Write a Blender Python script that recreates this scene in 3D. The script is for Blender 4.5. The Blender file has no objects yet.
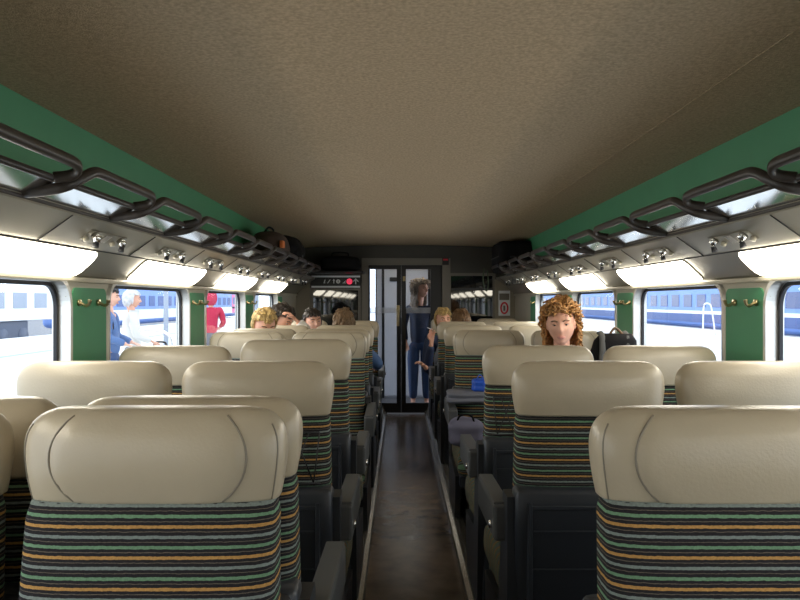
import bpy, bmesh, math, random
from mathutils import Vector, Matrix
random.seed(7)
S = bpy.context.scene
C = S.collection
F = 730.0; CX = -0.07; CZ = 1.4; HY = 302.0
def P(px, py, d):                     # a sight line of the photograph at distance d
    return Vector((CX + (px-400)*d/F, d, CZ - (py-HY)*d/F))

# ------------------------------------------------------------------ materials
def mat(name, col, rough=.6, metal=0., bump=0., bscale=200., var=0., vscale=6., spec=.5, emit=None, estr=0.):
    m = bpy.data.materials.new(name); m.use_nodes = True
    nt = m.node_tree; b = nt.nodes['Principled BSDF']
    b.inputs['Base Color'].default_value = (*col, 1); b.inputs['Roughness'].default_value = rough
    b.inputs['Metallic'].default_value = metal; b.inputs['Specular IOR Level'].default_value = spec
    if emit: b.inputs['Emission Color'].default_value = (*emit, 1); b.inputs['Emission Strength'].default_value = estr
    tc = nt.nodes.new('ShaderNodeTexCoord')
    if var:
        n = nt.nodes.new('ShaderNodeTexNoise'); n.inputs['Scale'].default_value = vscale; n.inputs['Detail'].default_value = 5
        nt.links.new(tc.outputs['Object'], n.inputs['Vector'])
        r = nt.nodes.new('ShaderNodeValToRGB')
        r.color_ramp.elements[0].position = .3; r.color_ramp.elements[1].position = .7
        r.color_ramp.elements[0].color = (*[c*(1-var) for c in col], 1); r.color_ramp.elements[1].color = (*[min(1, c*(1+var)) for c in col], 1)
        nt.links.new(n.outputs['Fac'], r.inputs['Fac']); nt.links.new(r.outputs['Color'], b.inputs['Base Color'])
    if bump:
        n = nt.nodes.new('ShaderNodeTexNoise'); n.inputs['Scale'].default_value = bscale
        nt.links.new(tc.outputs['Object'], n.inputs['Vector'])
        bp = nt.nodes.new('ShaderNodeBump'); bp.inputs['Strength'].default_value = bump; bp.inputs['Distance'].default_value = .004
        nt.links.new(n.outputs['Fac'], bp.inputs['Height']); nt.links.new(bp.outputs['Normal'], b.inputs['Normal'])
    return m

def stripes():
    m = bpy.data.materials.new('striped_fabric'); m.use_nodes = True
    nt = m.node_tree; b = nt.nodes['Principled BSDF']; b.inputs['Roughness'].default_value = .9
    b.inputs['Specular IOR Level'].default_value = .15
    N = nt.nodes.new; L = nt.links.new
    a = N('ShaderNodeAttribute'); a.attribute_name = 'v'
    tc = N('ShaderNodeTexCoord')
    nz = N('ShaderNodeTexNoise'); nz.inputs['Scale'].default_value = 90; L(tc.outputs['Object'], nz.inputs['Vector'])
    s = N('ShaderNodeMath'); s.operation = 'MULTIPLY_ADD'; L(nz.outputs['Fac'], s.inputs[0]); s.inputs[1].default_value = .0028; L(a.outputs['Fac'], s.inputs[2])
    d = N('ShaderNodeMath'); d.operation = 'DIVIDE'; L(s.outputs[0], d.inputs[0]); d.inputs[1].default_value = .0508
    f = N('ShaderNodeMath'); f.operation = 'FRACT'; L(d.outputs[0], f.inputs[0])
    r = N('ShaderNodeValToRGB'); cr = r.color_ramp; cr.interpolation = 'CONSTANT'
    K = (.022, .021, .024, 1); G = (.13, .11, .085, 1)
    blue = (.20, .24, .225, 1); green = (.15, .27, .165, 1); orange = (.46, .26, .085, 1)
    st = [(0, K)]
    for i, c in enumerate((blue, green, orange)):
        o = i/3 + .02
        st += [(o, c), (o+.105, K), (o+.20, G), (o+.225, K)]
    cr.elements[0].color = K
    cr.elements.remove(cr.elements[1])
    for p, c in st[1:]:
        e = cr.elements.new(p); e.color = c
    L(f.outputs[0], r.inputs['Fac'])
    n2 = N('ShaderNodeTexNoise'); n2.inputs['Scale'].default_value = 260; L(tc.outputs['Object'], n2.inputs['Vector'])
    mx = N('ShaderNodeMixRGB'); mx.blend_type = 'MULTIPLY'; mx.inputs['Fac'].default_value = .55
    L(r.outputs['Color'], mx.inputs['Color1']); L(n2.outputs['Fac'], mx.inputs['Color2'])
    g = N('ShaderNodeMixRGB'); g.blend_type = 'MULTIPLY'; g.inputs['Fac'].default_value = 1; g.inputs['Color2'].default_value = (1.35, 1.35, 1.35, 1)
    L(mx.outputs['Color'], g.inputs['Color1']); L(g.outputs['Color'], b.inputs['Base Color'])
    bp = N('ShaderNodeBump'); bp.inputs['Strength'].default_value = .4; bp.inputs['Distance'].default_value = .003
    L(n2.outputs['Fac'], bp.inputs['Height']); L(bp.outputs['Normal'], b.inputs['Normal'])
    return m

def glassy(name, tint, ior_mix, rough=0.0):
    m = bpy.data.materials.new(name); m.use_nodes = True
    nt = m.node_tree; nt.nodes.remove(nt.nodes['Principled BSDF'])
    t = nt.nodes.new('ShaderNodeBsdfTransparent'); t.inputs['Color'].default_value = (*tint, 1)
    g = nt.nodes.new('ShaderNodeBsdfGlossy'); g.inputs['Roughness'].default_value = rough
    lw = nt.nodes.new('ShaderNodeLayerWeight'); lw.inputs['Blend'].default_value = .5      # Schlick's Fresnel, the same from both sides
    pw = nt.nodes.new('ShaderNodeMath'); pw.operation = 'POWER'; pw.inputs[1].default_value = 5.
    fr = nt.nodes.new('ShaderNodeMath'); fr.operation = 'MULTIPLY_ADD'; fr.inputs[1].default_value = .6; fr.inputs[2].default_value = ((ior_mix-1)/(ior_mix+1))**2
    nt.links.new(lw.outputs['Facing'], pw.inputs[0]); nt.links.new(pw.outputs[0], fr.inputs[0])
    mx = nt.nodes.new('ShaderNodeMixShader'); o = nt.nodes['Material Output']
    nt.links.new(fr.outputs[0], mx.inputs[0]); nt.links.new(t.outputs[0], mx.inputs[1]); nt.links.new(g.outputs[0], mx.inputs[2])
    nt.links.new(mx.outputs[0], o.inputs['Surface'])
    return m

M = dict(
    vinyl=mat('beige_vinyl', (.46, .395, .288), .31, bump=.12, bscale=160, var=.08, vscale=5),
    piping=mat('vinyl_seam', (.24, .21, .16), .5),
    stripe=stripes(),
    shell=mat('dark_shell_plastic', (.022, .026, .033), .42, bump=.1, bscale=400),
    arm=mat('armrest_plastic', (.075, .078, .08), .38),
    chrome=mat('chrome', (.75, .74, .72), .18, 1.),
    brass=mat('brass', (.45, .36, .2), .28, 1.),
    ceil=mat('ceiling_carpet', (.52, .39, .255), .95, bump=.5, bscale=220, var=.2, vscale=90, spec=.1),
    green=mat('green_panel', (.062, .27, .128), .5, var=.04),
    cove=mat('brushed_panel', (.35, .325, .265), .34, .55, var=.06, vscale=3),
    cream=mat('cream_panel', (.50, .46, .36), .42, .15, var=.04),
    silver=mat('silver_trim', (.72, .70, .66), .3, .8),
    rubber=mat('black_rubber', (.012, .013, .018), .5),
    rack=mat('dark_rack_tube', (.038, .030, .026), .38),
    shelf=mat('polished_shelf', (.75, .74, .72), .12, 1.),
    bulk=mat('bulkhead_laminate', (.055, .05, .042), .5, var=.06),
    beigebulk=mat('beige_bulkhead', (.25, .22, .165), .5, var=.05),
    frame=mat('grey_door_frame', (.17, .155, .13), .45, .2),
    black=mat('black_frame', (.008, .008, .009), .4),
    floor=mat('brown_lino', (.125, .088, .058), .24, bump=.15, bscale=60, var=.25, vscale=7),
    plinth=mat('plinth_carpet', (.02, .019, .018), .85),
    step=mat('step_metal', (.42, .39, .33), .24, .9, var=.1, vscale=20),
    lamp=mat('lamp_diffuser', (.9, .9, .88), .5, emit=(1., .92, .76), estr=12.),
    glass=glassy('window_glass', (.93, .96, .98), 1.42),
    darkglass=mat('dark_glass', (.006, .008, .011), .03, spec=.85),
    doorglass=glassy('door_glass', (.93, .95, .98), 1.35),
    frost=mat('frosted_band', (.5, .52, .56), .7),
    white=mat('white_paint', (.75, .76, .78), .5),
    vest=mat('vestibule_laminate', (.42, .43, .47), .5),
    vestdark=mat('vestibule_floor', (.06, .06, .065), .5),
    red=mat('red_paint', (.75, .03, .06), .4), redlit=mat('red_backlit', (.8, .03, .08), .4, emit=(1, .05, .12), estr=.8),
    ink=mat('dark_ink', (.03, .03, .035), .6),
    platform=mat('platform_concrete', (.72, .72, .70), .9, var=.06, vscale=.6),
    platedge=mat('platform_edge', (.34, .38, .45), .9),
    ballast=mat('ballast', (.20, .20, .21), .95, var=.3, vscale=4),
    tblue=mat('train_blue', (.15, .27, .64), .45),
    tdark=mat('train_navy', (.05, .10, .28), .5),
    twhite=mat('train_white', (.80, .83, .86), .45),
    tpink=mat('train_pink', (.75, .10, .32), .45),
    tgrey=mat('train_underframe', (.10, .12, .17), .7),
    twin=mat('train_window', (.05, .08, .2), .15),
    skin=mat('skin', (.76, .40, .27), .5, var=.08, vscale=14),
    eye=mat('eye_white', (.5, .46, .43), .25), iris=mat('iris', (.03, .03, .03), .2),
    lip=mat('lips', (.56, .25, .20), .45),
    ginger=mat('ginger_hair', (.47, .235, .075), .5, var=.4, vscale=40),
    blond=mat('blond_hair', (.50, .34, .13), .5, var=.4, vscale=40),
    brown=mat('brown_hair', (.16, .085, .035), .5, var=.4, vscale=40),
    lbrown=mat('light_brown_hair', (.20, .125, .065), .5, var=.35, vscale=40),
    dark=mat('dark_hair', (.028, .02, .014), .45, var=.4, vscale=40),
    ashhair=mat('ash_hair', (.24, .18, .125), .5, var=.35, vscale=40),
    white_hair=mat('white_hair', (.72, .70, .68), .5, var=.1, vscale=30),
    c_lav=mat('lavender_cloth', (.42, .42, .58), .9, bump=.3, bscale=150),
    c_navy=mat('navy_cloth', (.018, .03, .075), .7, bump=.3, bscale=120),
    c_blue=mat('blue_cloth', (.07, .14, .30), .8, bump=.3, bscale=120),
    c_white=mat('white_cloth', (.72, .69, .63), .85, bump=.3, bscale=120),
    c_red=mat('red_cloth', (.50, .018, .06), .8, bump=.3, bscale=60),
    c_grey=mat('grey_cloth', (.13, .135, .16), .85, bump=.3, bscale=120),
    c_black=mat('black_cloth', (.016, .016, .02), .8, bump=.3, bscale=120),
    c_denim=mat('denim_cloth', (.04, .075, .17), .85, bump=.3, bscale=120),
    c_tan=mat('tan_cloth', (.55, .36, .17), .85),
    bag=mat('black_nylon', (.010, .0095, .010), .8, bump=.4, bscale=60, spec=.12),
    bag2=mat('dark_brown_nylon', (.05, .03, .022), .7, bump=.4, bscale=60),
    strap=mat('grey_webbing', (.10, .098, .092), .85, spec=.2),
    orange=mat('orange_fabric', (.65, .17, .04), .7),
    royal=mat('royal_blue_plastic', (.02, .09, .5), .4),
    tabletop=mat('grey_table_laminate', (.28, .29, .30), .4),
    purple=mat('purple_grey_cloth', (.13, .125, .18), .85, bump=.4, bscale=50),
)

# ------------------------------------------------------------------ mesh helpers
def new(name, me, parent=None):
    o = bpy.data.objects.new(name, me); C.objects.link(o)
    if parent: o.parent = parent
    return o
def build(name, bm, m, parent=None, smooth=False, loc=None):
    bmesh.ops.recalc_face_normals(bm, faces=bm.faces[:])
    me = bpy.data.meshes.new(name); bm.to_mesh(me); bm.free()
    for x in (m if isinstance(m, (list, tuple)) else [m]): me.materials.append(M[x] if isinstance(x, str) else x)
    if smooth: me.polygons.foreach_set('use_smooth', [True]*len(me.polygons))
    o = new(name, me, parent)
    if loc is not None: o.location = loc
    return o
def tag(o, label=None, cat=None, group=None, kind=None):
    for k, v in (('label', label), ('category', cat), ('group', group), ('kind', kind)):
        if v: o[k] = v
    return o
def empty(name, loc, rz=0.):
    o = bpy.data.objects.new(name, None); C.objects.link(o); o.location = loc; o.rotation_euler = (0, 0, rz)
    o.empty_display_size = .1
    return o
def copy_tree(o, parent=None):
    c = o.copy(); C.objects.link(c)
    for k in ('label', 'category', 'group', 'kind'):
        if parent is None and k in c: del c[k]
    if parent: c.parent = parent
    for ch in list(o.children): copy_tree(ch, c)
    return c
def B(): return bmesh.new()
def box(bm, lo, hi, bev=0., mtx=None, mi=0, seg=2):
    lo, hi = Vector(lo), Vector(hi)
    g = bmesh.ops.create_cube(bm, size=1.)
    vs = g['verts']
    bmesh.ops.scale(bm, vec=hi-lo, verts=vs); bmesh.ops.translate(bm, vec=(lo+hi)/2, verts=vs)
    if bev:
        es = list({e for v in vs for e in v.link_edges})
        r = bmesh.ops.bevel(bm, geom=es, offset=bev, segments=seg, affect='EDGES', profile=.5)
        vs = list({v for f in r['faces'] for v in f.verts} | {v for v in vs if v.is_valid})
    if mtx: bmesh.ops.transform(bm, matrix=mtx, verts=vs)
    if mi:
        for f in {f for v in vs for f in v.link_faces}: f.material_index = mi
    return vs
def frame_at(t, up):
    t = t.normalized()
    if abs(t.dot(up)) > .95: up = Vector((1, 0, 0)) if abs(t.x) < .9 else Vector((0, 1, 0))
    a = t.cross(up).normalized(); b = a.cross(t).normalized()
    return a, b
def tube(bm, pts, r, seg=10, up=Vector((0, 0, 1)), rx=None, closed=False, cap=True, mi=0):
    pts = [Vector(p) for p in pts]; n = len(pts); rings = []
    for i, p in enumerate(pts):
        a = pts[(i-1) % n] if (closed or i > 0) else p; c = pts[(i+1) % n] if (closed or i < n-1) else p
        u, w = frame_at(c-a, up)
        rr = r[i] if isinstance(r, (list, tuple)) else r
        r2 = (rx if rx else rr)
        rings.append([bm.verts.new(p + u*math.cos(2*math.pi*k/seg)*rr + w*math.sin(2*math.pi*k/seg)*r2) for k in range(seg)])
    fs = []
    for i in range(n if closed else n-1):
        A, D = rings[i], rings[(i+1) % n]
        for k in range(seg): fs.append(bm.faces.new((A[k], A[(k+1) % seg], D[(k+1) % seg], D[k])))
    if cap and not closed:
        fs.append(bm.faces.new(rings[0][::-1])); fs.append(bm.faces.new(rings[-1]))
    for f in fs: f.material_index = mi; f.smooth = True
def smooth_path(pts, n=6):
    pts = [Vector(p) for p in pts]; out = []
    for i in range(len(pts)-1):
        p0 = pts[max(0, i-1)]; p1 = pts[i]; p2 = pts[i+1]; p3 = pts[min(len(pts)-1, i+2)]
        for k in range(n):
            t = k/n
            out.append(.5*((2*p1) + (p2-p0)*t + (2*p0-5*p1+4*p2-p3)*t*t + (3*p1-p0-3*p2+p3)*t**3))
    out.append(pts[-1]); return out
def loft(bm, rings, vals=None, cap0=True, cap1=True, mi=0):
    lay = bm.verts.layers.float.get('v') or bm.verts.layers.float.new('v')
    R = []
    for i, ring in enumerate(rings):
        rv = [bm.verts.new(p) for p in ring]
        for v in rv: v[lay] = vals[i] if vals else 0.
        R.append(rv)
    n = len(R[0]); fs = []
    for i in range(len(R)-1):
        for k in range(n): fs.append(bm.faces.new((R[i][k], R[i][(k+1) % n], R[i+1][(k+1) % n], R[i+1][k])))
    if cap0: fs.append(bm.faces.new(R[0][::-1]))
    if cap1: fs.append(bm.faces.new(R[-1]))
    for f in fs: f.smooth = True; f.material_index = mi
    return R
def sellipse(w, t, n=4., k=40):
    out = []
    for i in range(k):
        a = 2*math.pi*i/k; c, s = math.cos(a), math.sin(a)
        out.append((w*math.copysign(abs(c)**(2/n), c), t*math.copysign(abs(s)**(2/n), s)))
    return out
def rrect(w, h, r, k=6):
    """rounded rectangle loop centred at 0"""
    out = []
    for cx, cy, a0 in ((w/2-r, h/2-r, 0), (-w/2+r, h/2-r, 90), (-w/2+r, -h/2+r, 180), (w/2-r, -h/2+r, 270)):
        for i in range(k+1):
            a = math.radians(a0 + 90*i/k); out.append((cx+r*math.cos(a), cy+r*math.sin(a)))
    return out
def holed_plate(bm, outer, holes, mp, th):
    """outer, holes: 2-D loops; mp(a, b, t) -> Vector, t = 0..th"""
    loops = [outer] + holes
    for t in (0., th):
        es = []
        for lp in loops:
            vs = [bm.verts.new(mp(a, b, t)) for a, b in lp]
            es += [bm.edges.new((vs[i], vs[(i+1) % len(vs)])) for i in range(len(vs))]
        bmesh.ops.triangle_fill(bm, edges=es, use_beauty=True, use_dissolve=False)
    for lp in loops:
        n = len(lp)
        A = [bm.verts.new(mp(a, b, 0)) for a, b in lp]; D = [bm.verts.new(mp(a, b, th)) for a, b in lp]
        for i in range(n): bm.faces.new((A[i], A[(i+1) % n], D[(i+1) % n], D[i]))
    bmesh.ops.remove_doubles(bm, verts=bm.verts[:], dist=1e-5)
def ellipsoid(bm, c, r, sub=3, mi=0, mtx=None):
    g = bmesh.ops.create_icosphere(bm, subdivisions=sub, radius=1.)
    vs = g['verts']
    for v in vs: v.co = Vector((v.co.x*r[0], v.co.y*r[1], v.co.z*r[2]))
    if mtx: bmesh.ops.transform(bm, matrix=mtx, verts=vs)
    bmesh.ops.translate(bm, vec=Vector(c), verts=vs)
    for f in {f for v in vs for f in v.link_faces}: f.material_index = mi; f.smooth = True
    return vs

Y0, Y1 = -2.0, 9.1                    # the coach: rear end behind the camera, bulkhead ahead
WIN = [(3.22+1.6*k, 4.43+1.6*k) for k in range(-3, 3)]
# ------------------------------------------------------------------ setting
def struct(o, kind='structure'): o['kind'] = kind; return o
bm = B(); box(bm, (-.235, Y0, -.05), (.235, Y1, 0)); struct(build('floor', bm, 'floor'))
for s, nm in ((-1, 'left'), (1, 'right')):
    bm = B(); box(bm, (min(s*.30, s*1.42), Y0, -.05), (max(s*.30, s*1.42), Y1, .085)); struct(build('trim_seat_plinth_'+nm, bm, 'plinth'))
    bm = B()
    pr = [(.232, -.02), (.232, .04), (.240, .052), (.262, .056), (.268, .085), (.276, .094), (.312, .094), (.312, -.02)]
    loft(bm, [[Vector((s*u, y, z)) for u, z in pr] for y in (Y0, Y1)])
    for f in bm.faces: f.smooth = False
    struct(build('trim_aisle_step_'+nm, bm, 'step'))
bm = B()                              # ceiling
NX = 24
cz = lambda x: 2.075 + .035*(1-(x/1.31)**2)
loft(bm, [[Vector((-1.31+2.62*i/NX, y, cz(-1.31+2.62*i/NX))) for i in range(NX+1)] + [Vector((1.31, y, 2.16)), Vector((-1.31, y, 2.16))] for y in (Y0, Y1+1.6)])
for f in bm.faces: f.smooth = False
struct(build('ceiling', bm, 'ceil'))
bm = B(); box(bm, (.935, Y0, cz(.94)-.0012), (.96, Y1, cz(.96)+.01), .0005); struct(build('trim_ceiling_seam', bm, 'ceil'))

wn = 0
for s, nm in ((-1, 'left'), (1, 'right')):
    # wall plate with rounded window openings
    bm = B()
    outer = [(Y0, .05), (Y1, .05), (Y1, 1.505), (Y0, 1.505)]
    holes = []
    for a, b in WIN: holes.append([((a+b)/2+p, 1.125+q) for p, q in rrect(b-a, .71, .095)])
    holed_plate(bm, outer, holes, lambda a, b, t: Vector((s*(1.36+t), a, b)), .025)
    struct(build('wall_'+nm, bm, 'cream'))
    # outer skin of the coach, below and above the glass
    bm = B()
    holed_plate(bm, [(Y0, -.3), (Y1+1.5, -.3), (Y1+1.5, 2.15), (Y0, 2.15)], [[((a+b)/2+p, 1.125+q) for p, q in rrect(b-a+.12, .83, .1)] for a, b in WIN]
                + [[(9.3, .1), (10.55, .1), (10.55, 1.95), (9.3, 1.95)]], lambda a, b, t: Vector((s*(1.44+t), a, b)), .008)
    struct(build('wall_outer_'+nm, bm, 'twhite'))
    # cove above the windows
    bm = B()
    pr = [(1.385, 1.485), (1.350, 1.507), (1.25, 1.600), (1.13, 1.685), (1.13, 1.705), (1.25, 1.66), (1.385, 1.60)]
    loft(bm, [[Vector((s*u, y, z)) for u, z in pr] for y in (Y0, Y1)])
    for f in bm.faces: f.smooth = False
    struct(build('trim_cove_'+nm, bm, 'cove'))
    bm = B(); box(bm, (min(s*1.345, s*1.372), Y0, 1.478), (max(s*1.345, s*1.372), Y1, 1.5), .006); struct(build('trim_window_head_'+nm, bm, 'cream'))
    # seams of the cove panels
    bm = B()
    for k in range(-2, 8):
        for yy in (3.17+.8*k,):
            dv = Vector((s*(1.13-1.25), 0, .085)); p0 = Vector((s*1.25, yy, 1.6)); nn = Vector((-s*.58, 0, -.82))*.001
            p1 = p0 + dv*.02; p2 = p0+dv*.98
            tube(bm, [p1+nn, p2+nn], .0022, 4)
    tube(bm, [Vector((s*1.2495, Y0, 1.5995)), Vector((s*1.2495, Y1, 1.5995))], .0025, 4)
    struct(build('trim_cove_joints_'+nm, bm, 'ink'))
    # green wall above the rack
    bm = B(); pr = [(1.385, 1.60), (1.37, 1.72), (1.305, 2.085), (1.33, 2.10), (1.42, 1.60)]
    loft(bm, [[Vector((s*u, y, z)) for u, z in pr] for y in (Y0, Y1)])
    for f in bm.faces: f.smooth = False
    struct(build('wall_upper_'+nm, bm, 'green'))
    # green pillar panels
    for k in range(-3, 4):
        a = 2.865+1.6*k; b = a+.325
        if k == 3: b = a+.30
        bm = B(); lp = [((a+b)/2+p, .98+q) for p, q in rrect(b-a, .955, .03)]
        loft(bm, [[Vector((s*1.362, y, z)) for y, z in lp], [Vector((s*1.354, y, z)) for y, z in lp]])
        for f in bm.faces: f.smooth = False
        struct(build('trim_green_pillar_%s_%d' % (nm, k+4), bm, 'green'))
    # windows
    for a, b in WIN:
        wn += 1
        yc = (a+b)/2
        bm = B()
        L1 = rrect(b-a+.05, .76, .12, 8); L2 = rrect(b-a-.0, .71, .095, 8); L3 = rrect(b-a-.006, .704, .092, 8)
        rings = [[Vector((s*1.361, yc+p, 1.125+q)) for p, q in L1], [Vector((s*1.347, yc+p*.992, 1.125+q*.992)) for p, q in L1],
                 [Vector((s*1.347, yc+p, 1.125+q)) for p, q in L2], [Vector((s*1.418, yc+p, 1.125+q)) for p, q in L3], [Vector((s*1.418, yc+p, 1.125+q)) for p, q in L1]]
        loft(bm, rings, cap0=False, cap1=False)
        for f in bm.faces: f.smooth = False
        w = struct(build('window_%d' % wn, bm, 'silver'))
        bm = B(); L4 = rrect(b-a-.040, .674, .08, 8)
        loft(bm, [[Vector((s*1.396, yc+p, 1.125+q)) for p, q in L3], [Vector((s*1.392, yc+p, 1.125+q)) for p, q in L3],
                  [Vector((s*1.392, yc+p, 1.125+q)) for p, q in L4], [Vector((s*1.405, yc+p, 1.125+q)) for p, q in L4]], cap0=False, cap1=False)
        for f in bm.faces: f.smooth = False
        build('gasket', bm, 'rubber', w)
        bm = B()
        bm.faces.new([bm.verts.new(Vector((s*1.404, yc+p, 1.125+q))) for p, q in rrect(b-a-.02, .69, .085, 8)])
        build('pane', bm, 'glass', w)

# rear end wall behind the camera
bm = B(); box(bm, (-1.45, Y0-.05, -.05), (1.45, Y0, 2.15)); struct(build('wall_rear', bm, 'beigebulk'))

# bulkhead ahead, with door opening and glazed screens
bm = B()
rc = lambda x0, x1, z0, z1: [(x0, z0), (x1, z0), (x1, z1), (x0, z1)]
holed_plate(bm, [(-1.45, -.05), (1.45, -.05), (1.45, 2.2), (-1.45, 2.2)],
            [rc(-.46, .46, 0.0, 1.86), rc(-1.17, -.575, .55, 1.56), rc(.55, 1.10, .55, 1.74)], lambda a, b, t: Vector((a, Y1+t, b)), .05)
struct(build('wall_back', bm, 'bulk'))
for x0, x1, nm in ((-1.42, -1.19, 'left'), (1.11, 1.42, 'right')):
    bm = B(); box(bm, (x0, Y1-.03, .05), (x1, Y1+.0, 1.68), .006); struct(build('wall_corner_'+nm, bm, 'beigebulk'))
for i, (x0, x1, z1) in enumerate(((-1.17, -.575, 1.56), (.55, 1.10, 1.74))):
    bm = B(); holed_plate(bm, rc(x0-.02, x1+.02, .53, z1+.02), [rc(x0+.015, x1-.015, .565, z1-.015)], lambda a, b, t: Vector((a, Y1-.012+t, b)), .03)
    w = struct(build('window_%d' % (wn+1+i), bm, 'frame'))
    bm = B(); box(bm, (x0, Y1+.01, .55), (x1, Y1+.018, z1)); build('pane', bm, 'darkglass', w)
    if i == 1:
        bm = B(); box(bm, (x0, Y1-.008, 1.545), (x1, Y1+.012, 1.575)); build('glazing_bar', bm, 'black', w)
# door surround
bm = B()
holed_plate(bm, rc(-.545, .555, 0, 1.945), [rc(-.465, .455, .0, 1.86)], lambda a, b, t: Vector((a, Y1-.04+t, b)), .04)
struct(build('trim_door_surround', bm, 'frame'))
bm = B(); box(bm, (.455, Y1-.055, 1.86), (.535, Y1-.04, 1.945), .004)
t = build('door_indicator', bm, 'black'); tag(t, 'small black indicator box with red strip above the right end of the end door', 'indicator')
bm = B(); box(bm, (.465, Y1-.058, 1.915), (.525, Y1-.054, 1.935)); build('red_strip', bm, 'red', t)['label'] = 'red strip'
# doors: two glazed leaves
for i, (x0, x1) in enumerate(((-.466, -.056), (-.054, .456))):
    bm = B(); e0, e1 = (.022, .055) if i == 0 else (.058, .145)
    holed_plate(bm, rc(x0, x1, .02, 1.86), [rc(x0+e0, x1-e1, .14, 1.81)], lambda a, b, t: Vector((a, Y1-.0+t, b)), .035)
    d = struct(build('door_%d' % (i+1), bm, 'black'))
    bm = B(); box(bm, (x0+e0-.01, Y1+.014, .13), (x1-e1+.01, Y1+.018, 1.82)); build('glass', bm, 'doorglass', d)
    bm = B()
    for k in range(22):
        xx = x0+e0 + (x1-x0-e0-e1)*(k+.2)/22
        box(bm, (xx, Y1+.0125, 1.26), (xx+.0075, Y1+.0138, 1.33))
    build('frosted_band', bm, 'frost', d)
    if i == 0:
        bm = B(); box(bm, (x1-.058, Y1-.012, 1.10), (x1-.022, Y1+.002, 1.36), .005)
        tube(bm, [(x1-.04, Y1-.01, 1.16), (x1-.04, Y1-.04, 1.17), (x1-.04, Y1-.04, 1.29), (x1-.04, Y1-.01, 1.30)], .008, 8)
        build('handle', bm, 'brass', d)['label'] = 'brass handle'
    else:
        bm = B(); box(bm, (x0+.02, Y1-.006, 1.66), (x0+.05, Y1+.002, 1.72), .003); build('latch', bm, 'brass', d)
# vestibule beyond the doors
VY = Y1+1.6
bm = B(); box(bm, (-1.45, Y1+.05, -.05), (1.45, VY, 0)); struct(build('floor_vestibule', bm, 'vestdark'))
bm = B(); holed_plate(bm, rc(-1.45, 1.45, -.05, 2.2), [rc(-.52, -.425, .95, 1.93)], lambda a, b, t: Vector((a, VY+t, b)), .05); struct(build('wall_vestibule', bm, 'vest'))
bm = B(); holed_plate(bm, rc(-.53, -.415, .94, 1.94), [rc(-.515, -.43, .955, 1.925)], lambda a, b, t: Vector((a, VY-.01+t, b)), .02); w = struct(build('window_%d' % (wn+3), bm, 'black'))
bm = B(); box(bm, (-.52, VY+.02, .95), (-.425, VY+.024, 1.93)); build('pane', bm, 'doorglass', w)
bm = B(); tube(bm, [(0, 9.9, 2.09), (0, 9.9, 2.055), (0, 9.9, 2.04)], [.2, .19, .13], 28); o = build('added_vestibule_lamp', bm, 'lamp'); tag(o, 'unseen round lamp added to brighten the vestibule behind the end doors', 'lamp')  # added lamp, hidden above the door top, brightens the vestibule
bm = B(); box(bm, (-.30, VY-.03, .03), (.34, VY, 1.86), .004); d = struct(build('door_3', bm, 'vest'))
bm = B(); box(bm, (-.335, VY-.034, .0), (-.30, VY, 1.9)); box(bm, (.34, VY-.034, 0), (.375, VY, 1.9)); build('door_frame', bm, 'black', d)
bm = B(); tube(bm, [(.28, VY-.03, 1.0), (.28, VY-.07, 1.0), (.20, VY-.07, 1.0)], .009); build('handle', bm, 'chrome', d)
bm = B(); box(bm, (-.22, VY-.06, 1.70), (-.10, VY-.03, 1.76), .008); build('closer', bm, 'black', d)

# ------------------------------------------------------------------ wall lamps (light panels of the cove)
def make_lamp(s, a):
    t = empty('wall_light_panel', (s*1.3, a+.53, 1.55))
    e = Vector((s*(1.25-1.352), 0, 1.60-1.506)); L = e.length; e.normalize(); n = Vector((-s*abs(e.z), 0, -abs(e.x)))
    c = Vector((s*1.301, a+.53, 1.553)) - t.location
    def ring(w, h, r, off): return [c + Vector((0, p, 0)) + e*q + n*off for p, q in rrect(w, h, r, 8)]
    bm = B(); loft(bm, [ring(1.08, L*.98, .035, -.004), ring(1.08, L*.98, .035, .004), ring(1.06, L*.90, .03, .006)], cap1=False); build('frame', bm, 'cream', t)
    bm = B(); loft(bm, [ring(1.062, L*.93, .03, .002), ring(1.062, L*.95, .03, .007), ring(1.056, L*.89, .028, .013), ring(1.04, L*.68, .024, .018), ring(1.01, L*.36, .015, .021)], cap0=False)
    build('diffuser', bm, 'lamp', t)
    return t
for s, side in ((-1, 'left'), (1, 'right')):
    for k in range(-3, 3):
        a = 3.40+1.6*k
        t = make_lamp(s, a)
        if k >= -1:
            w = ['nearest the camera, cut by the photo edge', 'second from the camera, between two coat-hook pillars', 'third from the camera', 'farthest, next to the end wall'][k+1]
            tag(t, 'glowing white light panel above the %s windows, %s' % (side, w), 'lamp', 'light panels above the %s windows' % side)
        else:
            tag(t, 'glowing white light panel on the %s wall %s' % (side, 'beside the camera' if k == -2 else 'behind the camera'), 'lamp', 'light panels above the %s windows' % side)

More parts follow.
